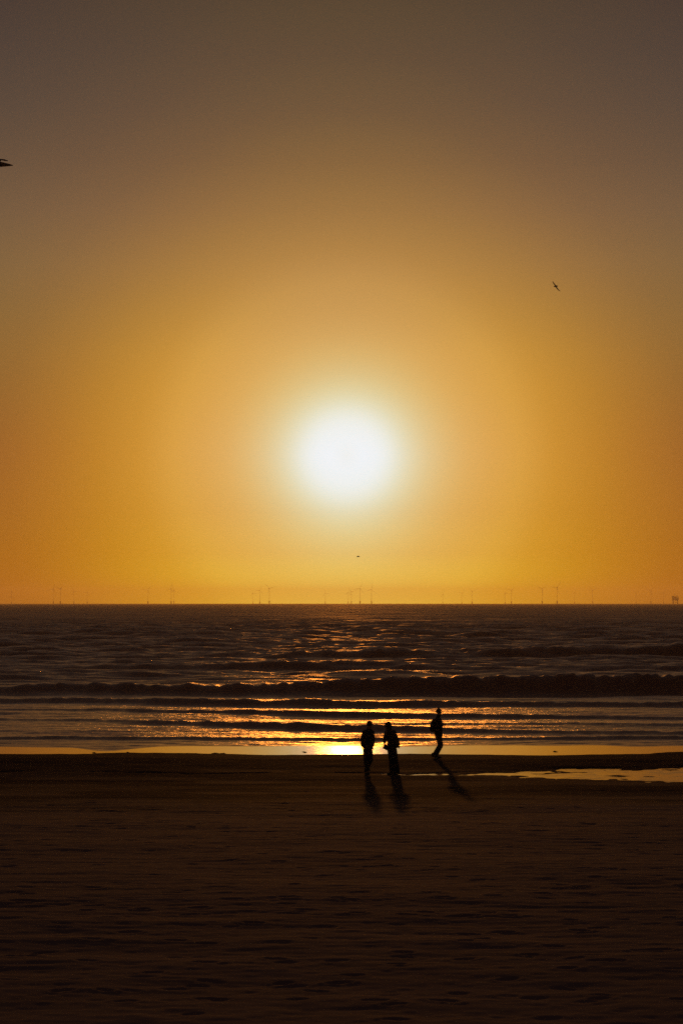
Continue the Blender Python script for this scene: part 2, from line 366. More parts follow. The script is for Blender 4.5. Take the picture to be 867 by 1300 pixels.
    # broken water between the last wave and the film on the sand
    surf = sstep(100.4, 101.5, Y) * sstep(156, 140, Y)
    Z += surf * (.011 * vnoise(X / .35, Y / .5, 61) + .014 * vnoise(X / 1.1, Y / 1.1, 62) + .012 * vnoise(X / 3.4, Y / 1.6, 68))
    foam = np.maximum(foam, surf * .55 * sstep(.15, .6, vnoise(X / 2.6, Y / 1.5, 63)))
    Z += sstep(100.4, 100, Y) * (.0015 * vnoise(X / 1.5, Y / 2.5, 64))
    lobe = 3.0 * np.exp(-((X + 9.4) / 1.3) ** 2) + np.interp(X, [-16, -11, -6, -3, 3, 7, 14], [4.4, 4.4, 4.0, 4.3, 4.3, 3.8, 4.0]) + .5 * vnoise(X / 1.7, 0 * X, 66)
    chop = .04 + sstep(100, 101.5, Y) * .40 + .26 * sstep(99.6, 100.6, Y + lobe) + sstep(130, 180, Y) * -.30
    Z += sstep(99.6, 100.6, Y + lobe) * sstep(101, 100, Y) * .022 * vnoise(X / .7, Y / .55, 67)
    far = sstep(180, 700, Y)
    return tag(grid_mesh('sea', X, Y, Z, M_SEA, {'foam': foam, 'chop': chop, 'far': far, 'mid': sstep(120, 260, Y), 'swash': sstep(99.4, 100.4, Y + lobe) * (1 + .5 * sstep(101.5, 100.5, Y))}), 'dark choppy sea with low breaking waves under the setting sun', kind='structure')
make_sea()

# ------------------------------------------------------------------ building organic shapes
def ground_hit(px, py, plane=None):
    v = ray(px, py)
    ys = np.arange(16.0, 100.0, .01); xs = v.x / v.y * ys; zr = EYE + v.z / v.y * ys
    g = sand_height(xs, ys) if plane is None else np.maximum(sand_height(xs, ys), plane)
    k = int(np.argmax(zr <= g))
    return Vector((xs[k], ys[k], g[k]))
def ring_loft(bm, rings, seg=18):
    """closed loft; each ring is (centre, axis a, axis b) with axes as vectors"""
    vs = []
    for c, a, b in rings:
        c = Vector(c); a = Vector(a); b = Vector(b)
        vs.append([bm.verts.new(c + a * math.cos(6.28318 * k / seg) + b * math.sin(6.28318 * k / seg)) for k in range(seg)])
    for r0, r1 in zip(vs[:-1], vs[1:]):
        for k in range(seg): bm.faces.new((r0[k], r0[(k + 1) % seg], r1[(k + 1) % seg], r1[k]))
    bm.faces.new(list(reversed(vs[0]))); bm.faces.new(vs[-1])
def ball(bm, c, r, sub=2):
    if isinstance(r, (int, float)): r = (r, r, r)
    bmesh.ops.create_icosphere(bm, subdivisions=sub, radius=1.0, matrix=Matrix.Translation(Vector(c)) @ Matrix.Diagonal((r[0], r[1], r[2], 1)))
def limb(bm, pts, radii, seg=14):
    """tapered tube through the joints with rounded joints and ends"""
    pts = [Vector(p) for p in pts]
    for p, r in zip(pts, radii): ball(bm, p, r)
    for p, q, r0, r1 in zip(pts[:-1], pts[1:], radii[:-1], radii[1:]):
        d = (q - p)
        if d.length < 1e-5: continue
        d.normalize(); a = d.orthogonal().normalized(); b = d.cross(a)
        ring_loft(bm, [(p, a * r0, b * r0), (p.lerp(q, .5), a * (r0 + r1) / 2, b * (r0 + r1) / 2), (q, a * r1, b * r1)], seg)
def fuse(bm, voxel, smooth_it=4):
    """melt overlapping closed pieces into one continuous surface"""
    bmesh.ops.recalc_face_normals(bm, faces=bm.faces)
    me = bpy.data.meshes.new('tmp'); bm.to_mesh(me); bm.free()
    o = bpy.data.objects.new('tmp', me); col.objects.link(o)
    m = o.modifiers.new('r', 'REMESH'); m.mode = 'VOXEL'; m.voxel_size = voxel; m.use_smooth_shade = True
    if smooth_it:
        s = o.modifiers.new('s', 'SMOOTH'); s.iterations = smooth_it; s.factor = .5
    dg = bpy.context.evaluated_depsgraph_get(); dg.update()
    res = bpy.data.meshes.new_from_object(o.evaluated_get(dg))
    bpy.data.objects.remove(o); bpy.data.meshes.remove(me)
    res.polygons.foreach_set('use_smooth', [True] * len(res.polygons))
    return res
def put(name, bm, mat, parent, voxel=.012, smooth_it=4):
    me = fuse(bm, voxel, smooth_it); me.name = name
    return mesh_obj(name, me, mat, parent)

M_SKIN = simple('skin', (.33, .19, .13), .6, .4, .1)
M_NAVY = simple('navy_cloth', (.034, .032, .038), .9, .15)
M_BLACK = simple('black_cloth', (.026, .022, .022), .9, .15)
M_BROWN = simple('brown_cloth', (.045, .030, .022), .9, .15)
M_DENIM = simple('dark_denim', (.034, .032, .038), .9, .15)
M_SHOE = simple('shoe_leather', (.015, .013, .012), .6, .3)
M_HAIR = simple('dark_hair', (.016, .011, .008), .7, .3)
M_BAG = simple('bag_canvas', (.022, .017, .014), .85, .2)

def hand(bm, wrist, d, side, curl=.5):
    """palm, four unequal bent fingers and a thumb that leaves the side of the palm"""
    wrist = Vector(wrist); d = Vector(d).normalized(); side = Vector(side).normalized(); n = d.cross(side).normalized()
    limb(bm, [wrist, wrist + d * .045, wrist + d * .085], [.024, .028, .026])
    for k, (o, l) in enumerate(((-.027, .072), (-.009, .082), (.009, .078), (.026, .060))):
        p0 = wrist + d * .085 + side * o; p1 = p0 + (d + n * curl * .5).normalized() * l * .45
        p2 = p1 + (d + n * curl * 1.4).normalized() * l * .32; p3 = p2 + (d * .6 + n * curl * 1.8).normalized() * l * .25
        limb(bm, [p0, p1, p2, p3], [.0095, .009, .0085, .0075], 8)
    t0 = wrist + d * .03 - side * .024; t1 = t0 + (d * .7 - side * .7).normalized() * .04; t2 = t1 + (d * .9 - side * .2 + n * curl).normalized() * .032
    limb(bm, [t0, t1, t2], [.013, .011, .009], 8)
def head_shape(bm, c, face, tilt=0.0):
    """skull, jaw, nose, brow, lips and ears; face is the way it looks"""
    c = Vector(c); f = Vector(face).normalized(); up = Vector((0, 0, 1)); s = f.cross(up).normalized(); up = s.cross(f)
    ball(bm, c + up * .02 - f * .012, (.088, .088, .098), 3)
    ball(bm, c - up * .045 + f * .022, (.062, .062, .072), 3)
    limb(bm, [c + f * .078 + up * .012, c + f * .098 - up * .018], [.011, .016], 8)             # nose
    ball(bm, c + f * .072 - up * .09, .026)                                                    # chin
    limb(bm, [c + f * .083 - up * .052 + s * .018, c + f * .087 - up * .052, c + f * .083 - up * .052 - s * .018], [.008, .010, .008], 8)   # mouth
    limb(bm, [c + f * .076 + up * .038 + s * .04, c + f * .082 + up * .036, c + f * .076 + up * .038 - s * .04], [.011, .012, .011], 8)     # brow
    for q in (-1, 1):
        ball(bm, c + f * .072 + up * .014 + s * .03 * q, .012)                                  # eyes
        ball(bm, c + s * .083 * q - f * .005, (.018, .018, .032))                               # ears
def shoe(name, heel, toe, mat, parent, h=.075, w=.045):
    bm = bmesh.new(); heel = Vector(heel); toe = Vector(toe); d = (toe - heel).normalized()
    limb(bm, [heel + Vector((0, 0, h * .5)), heel.lerp(toe, .45) + Vector((0, 0, h * .45)), heel.lerp(toe, .8) + Vector((0, 0, h * .36)), toe + Vector((0, 0, h * .3))], [.042, .040, .044, .03])
    limb(bm, [heel + Vector((0, 0, h * .6)) + d * .01, heel + Vector((0, 0, h * 1.5)) + d * .015], [.042, .045])
    me = fuse(bm, .012, 3); me.name = name
    return mesh_obj(name, me, mat, parent)

class Figure:
    """joints are given in the photograph's pixels about the feet and a depth in metres; the scale comes from the ground the feet stand on"""
    def __init__(self, px, py, label, name='person'):
        self.p = ground_hit(px, py); self.s = self.p.y / FPX; self.bx, self.by = px, py
        self.root = tag(empty(name, self.p), label, 'person', 'people walking on the beach')
    def __call__(self, px, py, depth=0.0): return Vector(((px - self.bx) * self.s, depth, (self.by - py) * self.s))
    def r(self, n): return n * self.s
    def rings(self, spec):
        return [(self(px, py, dep), Vector((half * self.s, 0, 0)), Vector((0, thick, 0))) for px, py, half, thick, dep in spec]

def person_a():
    f = Figure(466, 983.3, 'leftmost walker in dark hip-length jacket with arms hanging, one leg lifted mid-stride')
    hipA, kneeA, ankA = f(464.6, 953, -.02), f(464.9, 967.5, -.03), f(465.3, 979.5, .0)
    hipB, kneeB, ankB = f(469.3, 953, .06), f(470.8, 964.5, -.05), f(467.6, 973.5, .20)
    shL, elL, wrL = f(462.8, 930.2, -.05), f(460.6, 939.5, -.02), f(460.0, 946.2, -.05)
    shR, elR, wrR = f(472.0, 930.2, .05), f(473.3, 939.5, .07), f(473.0, 946.2, .02)
    bm = bmesh.new()
    head_shape(bm, f(469.2, 920.6, -.0), (.75, -.66, -.05))
    limb(bm, [f(468.8, 923, .01), f(468.0, 928.5, .02)], [.055, .062])
    ring_loft(bm, f.rings([(467.3, 953.5, 5.2, .12, .02), (467.3, 946, 4.8, .105, .02), (467.2, 937, 5.3, .12, .02), (467.4, 931, 5.2, .11, .02), (467.8, 927.5, 2.6, .07, .02)]))
    for a, b, c in ((hipA, kneeA, ankA), (hipB, kneeB, ankB)): limb(bm, [a, b, c], [.082, .054, .038])
    for a, b, c in ((shL, elL, wrL), (shR, elR, wrR)): limb(bm, [a, b, c], [.05, .040, .028])
    hand(bm, wrL, f(459.9, 951, -.06) - wrL, (.3, 1, 0), .4); hand(bm, wrR, f(472.9, 951, -.0) - wrR, (.3, 1, 0), .4)
    put('body', bm, M_SKIN, f.root, .009, 2)
    bm = bmesh.new()
    ring_loft(bm, f.rings([(467.2, 952.2, 6.1, .155, .02), (467.2, 950, 6.3, .16, .02), (467.2, 944, 6.1, .15, .02), (467.0, 937, 6.2, .15, .02), (467.1, 932, 5.9, .14, .02), (467.5, 929, 4.6, .11, .02), (468.0, 926.4, 2.9, .085, .02)]))
    for a, b, c in ((shL, elL, wrL), (shR, elR, wrR)): limb(bm, [a, b, c], [.086, .076, .062])
    limb(bm, [f(468.4, 927, .02), f(468.7, 925.6, .02)], [.080, .078])
    put('jacket', bm, M_NAVY, f.root)
    bm = bmesh.new()
    ring_loft(bm, f.rings([(467.2, 956, 5.6, .135, .02), (467.2, 952, 5.9, .14, .02), (467.2, 947, 5.4, .125, .02)]))
    limb(bm, [hipA, kneeA, ankA], [.100, .080, .062]); limb(bm, [hipB, kneeB, ankB], [.100, .076, .058])
    put('trousers', bm, M_DENIM, f.root)
    shoe('shoe', ankA + Vector((-.04, .04, -ankA.z)), ankA + Vector((.08, -.14, -ankA.z)), M_SHOE, f.root)
    shoe('shoe', ankB + Vector((-.05, .07, -.045)), ankB + Vector((.04, -.06, -.17)), M_SHOE, f.root)
    bm = bmesh.new()
    ball(bm, f(469.1, 919.6, .0), (.104, .102, .098), 3)
    h = put('knit_cap', bm, M_BLACK, f.root, .012, 2)
    bm = bmesh.new(); limb(bm, [f(466.3, 919.4, -.02), f(467.6, 919.6, -.088), f(469.6, 919.6, -.098), f(471.6, 919.6, -.075), f(472.7, 919.4, -.0)], [.016] * 5)
    put('cap_band', bm, M_BLACK, h, .01, 1)
person_a()

def person_b():
    f = Figure(497.5, 983.8, 'walker in flared coat and wide trousers holding a small bag, middle of the three')
    hipA, kneeA, ankA = f(495.8, 952, -.06), f(497.4, 966.5, -.08), f(498.3, 979.8, -.06)
    hipB, kneeB, ankB = f(499.6, 952, .07), f(501.6, 966, .06), f(503.2, 979.8, .10)
    shL, elL, wrL = f(491.2, 930.6, -.10), f(488.7, 937.6, -.14), f(488.0, 942.2, -.16)
    shR, elR, wrR = f(499.8, 931.0, .10), f(503.0, 939.5, .13), f(504.9, 945.6, .11)
    bm = bmesh.new()
    head_shape(bm, f(492.4, 922.0, 0), (-1, -.25, -.12))
    limb(bm, [f(493.4, 924.6, 0), f(494.8, 930, 0)], [.054, .060])
    ring_loft(bm, f.rings([(497.6, 953, 5.0, .12, 0), (497.2, 946, 4.4, .105, 0), (495.9, 937, 4.9, .12, 0), (495.4, 931.5, 4.6, .13, 0), (495.0, 928.5, 2.6, .08, 0)]))
    for a, b, c in ((hipA, kneeA, ankA), (hipB, kneeB, ankB)): limb(bm, [a, b, c], [.082, .054, .038])
    for a, b, c in ((shL, elL, wrL), (shR, elR, wrR)): limb(bm, [a, b, c], [.046, .037, .026])
    hand(bm, wrL, f(488.2, 946.5, -.17) - wrL, (0, 1, 0), 1.1); hand(bm, wrR, f(506, 950.5, .10) - wrR, (0, 1, .2), .4)
    put('body', bm, M_SKIN, f.root, .009, 2)
    bm = bmesh.new()
    ring_loft(bm, f.rings([(499.6, 949.8, 7.9, .21, 0), (499.3, 947.5, 7.8, .205, 0), (498.4, 943, 6.7, .18, 0), (496.8, 937, 6.5, .17, 0), (495.8, 932.5, 6.0, .17, 0), (495.2, 929.5, 5.0, .14, 0), (494.6, 927, 3.2, .09, 0)]))
    limb(bm, [shL, elL, wrL], [.084, .070, .052]); limb(bm, [shR, elR, wrR], [.090, .084, .078])
    limb(bm, [f(494.4, 927.5, 0), f(493.8, 925.5, 0)], [.082, .08])
    put('coat', bm, M_BROWN, f.root)
    bm = bmesh.new()
    ring_loft(bm, f.rings([(497.6, 957, 5.4, .135, 0), (497.7, 952, 5.6, .145, 0), (497.6, 947, 5.2, .13, 0)]))
    limb(bm, [hipA, kneeA, ankA, ankA + Vector((0, 0, -.02))], [.112, .098, .104, .10]); limb(bm, [hipB, kneeB, ankB, ankB + Vector((0, 0, -.02))], [.112, .104, .114, .112])
    put('wide_trousers', bm, M_BLACK, f.root)
    shoe('shoe', ankA + Vector((.03, .01, -ankA.z)), ankA + Vector((-.165, -.05, -ankA.z)), M_SHOE, f.root)
    shoe('shoe', ankB + Vector((.05, .01, -ankB.z + .01)), ankB + Vector((-.13, -.04, -ankB.z)), M_SHOE, f.root)
    bm = bmesh.new()
    ball(bm, f(492.9, 921.0, 0), (.115, .108, .110), 3); ball(bm, f(494.3, 923.4, .0), (.085, .095, .10), 3); ball(bm, f(494.9, 926.3, .0), (.06, .08, .08), 2)
    put('hair', bm, M_HAIR, f.root, .012, 2)
    # the bag hangs from the front hand
    b = tag(empty('handbag', f.root.location + f(489.0, 952, -.17)), 'small dark handbag held out in the hand of the walker in the flared coat', 'bag')
    o = f(489.0, 952, -.17); q = lambda px, py, d=0: f(px, py, -.17 + d) - o
    bm = bmesh.new()
    prof = [q(485.4, 950.2), q(487.9, 944.9), q(492.8, 946.6), q(492.2, 953.2)]
    fr = [bm.verts.new(p + Vector((0, -.05, 0))) for p in prof]; bk = [bm.verts.new(p + Vector((0, .05, 0))) for p in prof]
    bm.faces.new(fr); bm.faces.new(list(reversed(bk)))
    for k in range(4): bm.faces.new((fr[k], bk[k], bk[(k + 1) % 4], fr[(k + 1) % 4]))
    bmesh.ops.recalc_face_normals(bm, faces=bm.faces)
    bmesh.ops.bevel(bm, geom=bm.edges[:], offset=.015, segments=2, affect='EDGES')
    from_bm('bag_body', bm, M_BAG, b)
    bm = bmesh.new(); limb(bm, [q(487.6, 946.6), q(488.0, 944.8), q(488.9, 944.4), q(490.2, 946.8)], [.008] * 4, 8)
    put('strap', bm, M_BAG, b, .006, 1)
person_b()

def person_c():
    f = Figure(553.3, 962.6, 'rightmost walker nearest the water with a backpack, striding to the right with bent knees')
    hipA, kneeA, ankA = f(557.3, 935.5, -.06), f(559.6, 946.8, -.08), f(554.6, 957.8, -.06)
    hipB, kneeB, ankB = f(556.6, 935.5, .07), f(558.8, 946.6, .08), f(551.6, 957.4, .09)
    shA, elA, wrA = f(557.0, 914.8, -.17), f(559.0, 921.6, -.20), f(560.8, 920.2, -.11)
    shB, elB, wrB = f(557.0, 914.8, .17), f(558.8, 921.8, .20), f(560.6, 920.6, .11)
    bm = bmesh.new()
    head_shape(bm, f(557.2, 904.8, 0), (1, -.1, -.05))
    limb(bm, [f(556.8, 907.5, 0), f(556.5, 911.5, 0)], [.055, .062])
    ring_loft(bm, f.rings([(557.0, 936, 4.3, .15, 0), (556.6, 929, 3.9, .13, 0), (556.4, 920, 4.4, .155, 0), (556.4, 914.5, 4.0, .17, 0), (556.4, 911, 2.4, .09, 0)]))
    for a, b, c in ((hipA, kneeA, ankA), (hipB, kneeB, ankB)): limb(bm, [a, b, c], [.080, .054, .038])
    for a, b, c in ((shA, elA, wrA), (shB, elB, wrB)): limb(bm, [a, b, c], [.048, .039, .027])
    hand(bm, wrA, (1, .15, .1), (0, .2, 1), 1.0); hand(bm, wrB, (1, -.15, .1), (0, -.2, 1), 1.0)
    put('body', bm, M_SKIN, f.root, .009, 2)
    bm = bmesh.new()
    ring_loft(bm, f.rings([(556.9, 936.6, 4.7, .19, 0), (556.8, 934, 5.0, .195, 0), (556.4, 927, 5.3, .185, 0), (556.2, 920, 5.6, .20, 0), (556.2, 915.5, 5.2, .205, 0), (556.2, 912.6, 3.6, .14, 0), (556.5, 910.3, 2.6, .09, 0)]))
    for a, b, c in ((shA, elA, wrA), (shB, elB, wrB)): limb(bm, [a, b, c], [.084, .074, .060])
    limb(bm, [f(556.5, 910.6, 0), f(556.9, 909.3, 0)], [.078, .076])
    put('jacket', bm, M_BLACK, f.root)
    bm = bmesh.new()
    ring_loft(bm, f.rings([(557.1, 938.5, 4.0, .16, 0), (557.0, 935, 4.4, .165, 0), (556.9, 930, 4.1, .15, 0)]))
    limb(bm, [hipA, kneeA, ankA], [.108, .084, .060]); limb(bm, [hipB, kneeB, ankB], [.108, .084, .060])
    put('trousers', bm, M_DENIM, f.root)
    shoe('shoe', ankA + Vector((-.06, 0, -ankA.z + .01)), ankA + Vector((.13, -.02, -ankA.z)), M_SHOE, f.root)
    shoe('shoe', ankB + Vector((-.08, 0, -ankB.z + .035)), ankB + Vector((.09, .01, -ankB.z)), M_SHOE, f.root)
    bm = bmesh.new()
    ball(bm, f(557.0, 903.6, 0), (.105, .100, .098), 3); limb(bm, [f(557.2, 901.2, 0), f(556.6, 899.6, 0)], [.05, .034])
    h = put('bobble_hat', bm, M_BLACK, f.root, .012, 2)
    bm = bmesh.new()
    limb(bm, [f(554.0, 904.6, 0), f(555.2, 904.3, -.09), f(557.5, 904.0, -.105), f(559.6, 903.6, -.08), f(560.6, 903.4, 0), f(559.6, 903.6, .08), f(557.5, 904.0, .105), f(555.2, 904.3, .09), f(554.0, 904.6, 0)], [.016] * 9, 8)
    put('hat_cuff', bm, M_BLACK, h, .01, 1)
    # backpack
    c = f(549.8, 921.5, 0)
    b = tag(empty('backpack', f.root.location + c), 'dark rounded backpack worn by the rightmost walker near the water', 'backpack')
    q = lambda px, py, d=0.0: f(px, py, d) - c
    rg = lambda spec: [(q(px, py), Vector((half * f.s, 0, 0)), Vector((0, th, 0))) for px, py, half, th in spec]
    bm = bmesh.new()
    ring_loft(bm, rg([(550.4, 929.6, 3.2, .12), (549.9, 928.4, 4.0, .145), (549.4, 924, 3.7, .15), (549.9, 918.5, 3.2, .145), (550.9, 914.3, 2.4, .12), (551.8, 912.8, 1.2, .08)]))
    put('pack_body', bm, M_BAG, b, .014, 4)
    bm = bmesh.new(); ring_loft(bm, rg([(546.9, 928, 1.0, .10), (546.6, 925.5, 1.3, .11), (546.9, 922.6, .9, .10)])); put('front_pocket', bm, M_BAG, b, .012, 3)
    for sgn in (-1, 1):
        bm = bmesh.new(); limb(bm, [q(551.8, 914, .10 * sgn), q(555.6, 911.9, .125 * sgn), q(560.4, 915.5, .13 * sgn), q(560.6, 920.5, .15 * sgn), q(556.5, 926.5, .19 * sgn), q(551.4, 928, .13 * sgn)], [.016] * 6, 8)
        put('shoulder_strap', bm, M_BAG, b, .01, 1)
    bm = bmesh.new(); limb(bm, [q(551.2, 929.5, .0), q(551.0, 933.5, .0), q(550.4, 935.2, .01)], [.009, .008, .010], 8); put('hanging_strap', bm, M_BAG, b, .006, 1)
person_c()

# ------------------------------------------------------------------ gulls
M_GULL = simple('gull_feathers', (.20, .19, .18), .8, .2, .3, 8)
def gull(label, dist, body, wings, thick=1.0, chord_dir=(0, 1, 0)):
    """body and wings as points in the photograph's pixels with a depth in metres, at a distance where the wings span a gull's size"""
    o = at(body[1][0], body[1][1], dist); sc = dist / FPX
    w = lambda px, py, d=0.0: at(px, py, dist) + Vector((0, d, 0)) - o
    bm = bmesh.new()
    limb(bm, [w(*p[:3]) for p in body], [p[3] for p in body], 12)
    cdv = Vector(chord_dir).normalized()
    for wing in wings:
        pts = [w(*p[:3]) for p in wing]; rings = []
        for i, p in enumerate(pts):
            tan = (pts[min(i + 1, len(pts) - 1)] - pts[max(i - 1, 0)]).normalized()
            ch = (cdv - tan * cdv.dot(tan)).normalized(); nn = tan.cross(ch)
            rings.append((p, ch * wing[i][3] / 2, nn * .016 * thick * (1.5 - i / len(pts))))
        ring_loft(bm, rings, 12)
    me = fuse(bm, .011, 1); me.name = 'gull'
    g = mesh_obj('gull', me, M_GULL); g.location = o
    return tag(g, label, 'bird', 'gulls in the sky')
gull('small gull banking with raised wings high on the right of the sky', 175,
     [(702.9, 363.6, -.10, .022), (704.0, 363.3, -.06, .05), (705.6, 362.9, .05, .075), (707.0, 362.5, .17, .055), (708.2, 362.0, .28, .025)],
     [[(705.4, 363.0, .03, .20), (704.4, 361.3, -.02, .19), (703.0, 359.3, .02, .17), (702.2, 357.9, .08, .12), (701.8, 356.3, .16, .04)],
      [(705.6, 363.0, .03, .20), (706.8, 365.2, -.02, .19), (708.2, 366.8, .02, .16), (709.6, 368.0, .08, .11), (711.4, 368.9, .16, .04)]], 1.5, (.5, 1, .25))
gull('gull cut off by the left edge of the picture, wing spread', 105,
     [(-10.5, 206.6, 0, .03), (-7, 206.2, 0, .06), (-3, 206.6, 0, .075), (1, 207.4, 0, .05), (4.2, 209.8, 0, .035)],
     [[(-4, 205.6, -.05, .26), (1.0, 202.8, -.16, .24), (5, 203.6, -.28, .19), (8.5, 205.2, -.38, .13), (12.0, 206.2, -.50, .04)],
      [(-4, 206.6, .05, .26), (1.0, 207.3, .16, .24), (6, 207.1, .28, .18), (10, 206.9, .38, .13), (14.4, 206.7, .5, .04)]], 1.7, (.9, .5, .2))
gull('tiny far gull seen as a speck just below the sun', 330,
     [(453.8, 706.6, -.15, .03), (454.4, 706.6, -.08, .07), (455.0, 706.5, 0, .09), (455.5, 706.5, .15, .06), (455.9, 706.4, .25, .03)],
     [[(454.8, 706.4, 0, .22), (454.0, 706.0, 0, .2), (453.2, 706.7, 0, .15), (452.8, 707.3, 0, .06)], [(455.0, 706.4, 0, .22), (455.6, 706.0, 0, .2), (456.2, 706.6, 0, .15), (456.6, 707.2, 0, .06)]], 2.2)

# ------------------------------------------------------------------ wind farm and platform on the horizon
M_STEEL = simple('turbine_paint', (.45, .45, .45), .6, .3, .05, .05)
M_YELLOW = simple('yellow_pile', (.45, .30, .04), .7, .3, .1, .1)
M_RUST = simple('platform_steel', (.16, .13, .10), .8, .3, .2, .2)
def circle_rings(bm, zs, seg=12): ring_loft(bm, [(Vector((0, 0, z)), Vector((r, 0, 0)), Vector((0, r, 0))) for z, r in zs], seg)
def box(bm, c, d): bmesh.ops.create_cube(bm, size=1.0, matrix=Matrix.Translation(c) @ Matrix.Diagonal((d[0], d[1], d[2], 1)))
def make_turbine():
    t = empty('wind_turbine')
    bm = bmesh.new(); circle_rings(bm, [(18, .95), (60, .8), (98, .6)]); from_bm('tower', bm, M_STEEL, t)
    bm = bmesh.new(); circle_rings(bm, [(-3, 3.6), (16, 3.6), (16.01, 5.2), (18, 5.2)]); from_bm('monopile', bm, M_YELLOW, t, False)
    bm = bmesh.new(); box(bm, (0, 2.5, 100), (3.2, 10, 3.2)); bmesh.ops.bevel(bm, geom=bm.edges[:], offset=.6, segments=2, affect='EDGES'); from_bm('nacelle', bm, M_STEEL, t, False)
    bm = bmesh.new(); ball(bm, (0, 0, 0), (2.0, 2.6, 2.0)); h = from_bm('hub', bm, M_STEEL, t); h.location = (0, -5.2, 100)
    blade = None
    for k in range(3):
        if blade is None:
            bm = bmesh.new()
            ring_loft(bm, [(Vector((x, 0, z)), Vector((c / 2, c * .18, 0)), Vector((-.02, th / 2, 0))) for z, c, th, x in ((1, 1.1, 1.0, 0), (5, 1.3, .8, .2), (11, 1.4, .5, .2), (24, 1.0, .35, .1), (38, .6, .2, .1), (46, .25, .1, 0))], 10)
            blade = b = from_bm('blade', bm, M_STEEL, h)
        else:
            b = blade.copy(); col.objects.link(b); b.parent = h
        b.rotation_euler = (0, k * 2 * math.pi / 3, 0)
    return t
spots = [(15, 751), (68, 747.4), (77, 746.8), (94, 750), (111, 751.5), (188, 748.5), (217.5, 747), (221, 749), (321, 752.5), (330, 749), (342, 746), (413, 752.5), (442, 752), (446, 750.5),
         (457, 746.5), (471.5, 747.5), (562, 754), (586, 752.5), (599, 750), (641, 752.5), (649, 748.8), (688, 746.8), (707, 745.2), (729, 752), (752, 748.6), (807, 752.5), (826, 749), (842, 752.5)]
ordw = ['leftmost', 'second', 'third', 'fourth', 'fifth', 'sixth', 'seventh', 'eighth', 'ninth', 'tenth', 'eleventh', 'twelfth', 'thirteenth', 'fourteenth', 'fifteenth', 'sixteenth', 'seventeenth',
        'eighteenth', 'nineteenth', 'twentieth', 'twenty-first', 'twenty-second', 'twenty-third', 'twenty-fourth', 'twenty-fifth', 'twenty-sixth', 'twenty-seventh']
rt = random.Random(4)
proto = make_turbine()
for i, (px, hub) in enumerate(spots):
    t = proto if i == 0 else copy_tree(proto)
    dist = 130.0 * FPX / (HORIZON - hub)        # hubs about 130 m above the sea
    t.location = ((px - PW / 2) / FPX * dist, dist, 0); t.rotation_euler = (0, 0, rt.uniform(-.5, .5)); t.scale = (1.3, 1.3, 1.3)
    next(c for c in t.children if c.name.startswith('hub')).rotation_euler = (0, rt.uniform(0, 2.1), 0)
    w = 'rightmost of all' if i == len(spots) - 1 else ('leftmost of all' if i == 0 else ordw[i] + ' from the left')
    tag(t, 'faint slender wind turbine on the hazy horizon, ' + w, 'wind turbine', 'wind turbines along the horizon')

def make_platform():
    d = 19000.0; o = at(857.3, 766, d); o.z = 0
    p = tag(empty('offshore_platform', o), 'dark boxy offshore platform on legs at the right end of the horizon', 'platform'); p.scale = (1.25, 1.25, 1.25)
    for a in (-1, 1):
        for b in (-1, 1):
            bm = bmesh.new(); limb(bm, [(15 * a, 12 * b, -4), (14 * a, 11 * b, 24)], [2.2, 2.0], 10); from_bm('leg', bm, M_RUST, p)
    for z in (6, 16):
        for a in (-1, 1):
            bm = bmesh.new(); limb(bm, [(-15, 12 * a, z), (15, 12 * a, z + 7)], [.8, .8], 8); from_bm('brace', bm, M_RUST, p)
    def bx(name, c, dd, par=p):
        bm = bmesh.new(); box(bm, c, dd); return from_bm(name, bm, M_RUST, par, False)
    bx('lower_deck', (0, 0, 25), (42, 32, 2.5)); bx('module_block', (-7, 0, 36.25), (24, 28, 20)); bx('module_block', (12.5, 0, 34.25), (14, 26, 16))
    bx('upper_deck', (0, 0, 47.5), (44, 33, 2.5)); bx('helideck', (-16, 0, 51), (16, 16, 1.2)); bx('helideck_column', (-16, 0, 49.6), (5, 5, 1.6))
    bm = bmesh.new(); limb(bm, [(14, 0, 48.7), (14, 0, 56)], [1.1, .9], 8); c = from_bm('crane_post', bm, M_RUST, p)
    bm = bmesh.new(); limb(bm, [(14, 0, 55), (-6, 0, 60)], [.9, .5], 8); from_bm('crane_boom', bm, M_RUST, c)
make_platform()

# ------------------------------------------------------------------ seaweed at the water's edge, shells on the sand
M_WEED = simple('seaweed', (.020, .018, .012), .7, .3, .4)
def weed(px, py, wpx, label):
    p = ground_hit(px, py, .03); s = p.y / FPX; w = wpx * s
    rr = random.Random(int(px)); bm = bmesh.new()
    n = max(4, int(wpx * 1.1))
    for k in range(n):
        x = (rr.random() - .5) * w; y = rr.uniform(-.18, .18); h = rr.uniform(.025, .05) * (1.25 if rr.random() < .3 else 1)
        a = rr.uniform(-1, 1) * 1.2; l = rr.uniform(.10, .24)
        limb(bm, [(x - l * math.cos(a) / 2, y - l * math.sin(a) / 2, .01), (x, y, h), (x + l * math.cos(a) / 2, y + l * math.sin(a) / 2, .012)], [.014, .024, .012], 8)
    me = fuse(bm, .012, 1); me.name = 'seaweed_clump'
    o = mesh_obj('seaweed_clump', me, M_WEED); o.location = (p.x, p.y, p.z - .008); o.scale = (.85, .8, .6)
    tag(o, label, 'seaweed', "seaweed clumps along the water's edge")
weed(276, 957.2, 20, 'longest dark ragged seaweed clump on the wet sand left of the walkers')
weed(237, 957.6, 4, 'small dark seaweed clump on the wet sand, second left of the longest clump')
weed(249, 957.6, 4, 'small dark seaweed clump on the wet sand, just left of the longest clump')
weed(226, 957.6, 5, 'small dark seaweed clump on the wet sand, third left of the longest clump')
weed(163, 956.0, 5, 'rounded dark seaweed lump standing clear on the wet sand at left')
weed(119, 956.3, 5, 'leftmost dark seaweed lump at the edge of the wet sand')
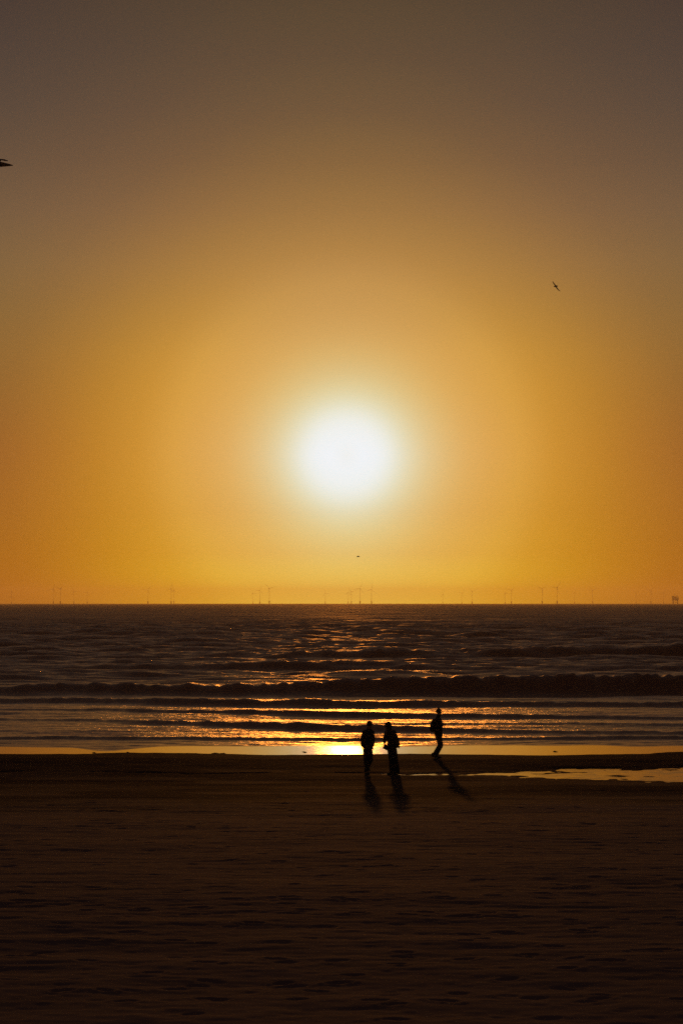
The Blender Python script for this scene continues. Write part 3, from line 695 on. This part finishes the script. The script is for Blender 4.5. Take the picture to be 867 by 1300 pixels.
weed(386, 955.4, 3.5, "tiny dark seaweed scrap in the sun's bright reflection on wet sand")
weed(704, 954.8, 4, 'small dark seaweed scrap on the wet sand right of all walkers')

M_SHELL = simple('shell', (.70, .62, .50), .35, .5, .15, 60)
def make_shell():
    bm = bmesh.new(); seg, rows = 14, 6; top = []
    for j in range(rows + 1):
        rr_ = j / rows
        top.append([bm.verts.new((rr_ * math.cos(a) * (1 + .04 * (k % 2)), rr_ * math.sin(a) * .85 - .2 * rr_, .45 * (1 - rr_ ** 2) + .03 * (k % 2) * rr_)) for k, a in enumerate(2 * math.pi * q / seg for q in range(seg))] if j else [bm.verts.new((0, 0, .45))])
    for k in range(seg): bm.faces.new((top[0][0], top[1][k], top[1][(k + 1) % seg]))
    for j in range(1, rows):
        for k in range(seg): bm.faces.new((top[j][k], top[j + 1][k], top[j + 1][(k + 1) % seg], top[j][(k + 1) % seg]))
    bm.faces.new(list(reversed(top[rows])))
    return from_bm('shell', bm, M_SHELL)
shell = None; rs = random.Random(9)
dgx = bpy.context.evaluated_depsgraph_get(); dgx.update()
shells = [(291, 1171.5, 2.2, 'brightest small shell on the dark sand in the lower left'), (260, 1147, 1.6, 'small pale shell above and left of the brightest shell')]
shells += [(511, 1111, 1.5, 'small pale shell on the sand below the walkers, highest of the shells'), (411, 1153, 1.3, 'small pale shell on the sand, right of the brightest shell'),
           (427, 1241, 1.5, 'left one of two close pale shells near the bottom of the sand'), (437, 1243.5, 1.5, 'right one of two close pale shells near the bottom of the sand')]
for px, py, sz, lab in shells:
    v = ray(px, py).normalized()
    ok, loc, nor, idx = beach.ray_cast(Vector((0, 0, EYE)), v)
    if not ok: continue
    if shell is None: shell = o = make_shell()
    else: o = shell.copy(); col.objects.link(o)
    k = sz * loc.y / FPX / 2
    o.scale = (k, k, k); o.location = loc + Vector((0, 0, -k * .05)); o.rotation_euler = (rs.uniform(-.5, .5), rs.uniform(-.4, .4), rs.uniform(0, 6))
    tag(o, lab, 'shell', 'shells on the sand')

# ------------------------------------------------------------------ haze
def make_haze():
    bm = bmesh.new(); bmesh.ops.create_cube(bm, size=1.0)
    bm.transform(Matrix.Translation((0, 17500, 112.5)) @ Matrix.Diagonal((92000, 38000, 235, 1)))
    o = from_bm('haze', bm, None, smooth=False)
    m = bpy.data.materials.new('haze_air'); m.use_nodes = True; t = m.node_tree; t.nodes.clear()
    v = t.nodes.new('ShaderNodeVolumePrincipled'); u = t.nodes.new('ShaderNodeOutputMaterial'); t.links.new(v.outputs[0], u.inputs['Volume'])
    v.inputs['Color'].default_value = (1.0, 0.88, 0.58, 1); v.inputs['Density'].default_value = HAZE_DENSITY; v.inputs['Anisotropy'].default_value = .75
    o.data.materials.append(m)
    tag(o, 'thin warm sea haze filling the air to the horizon', kind='stuff')
HAZE_DENSITY = 3.5e-5
make_haze()
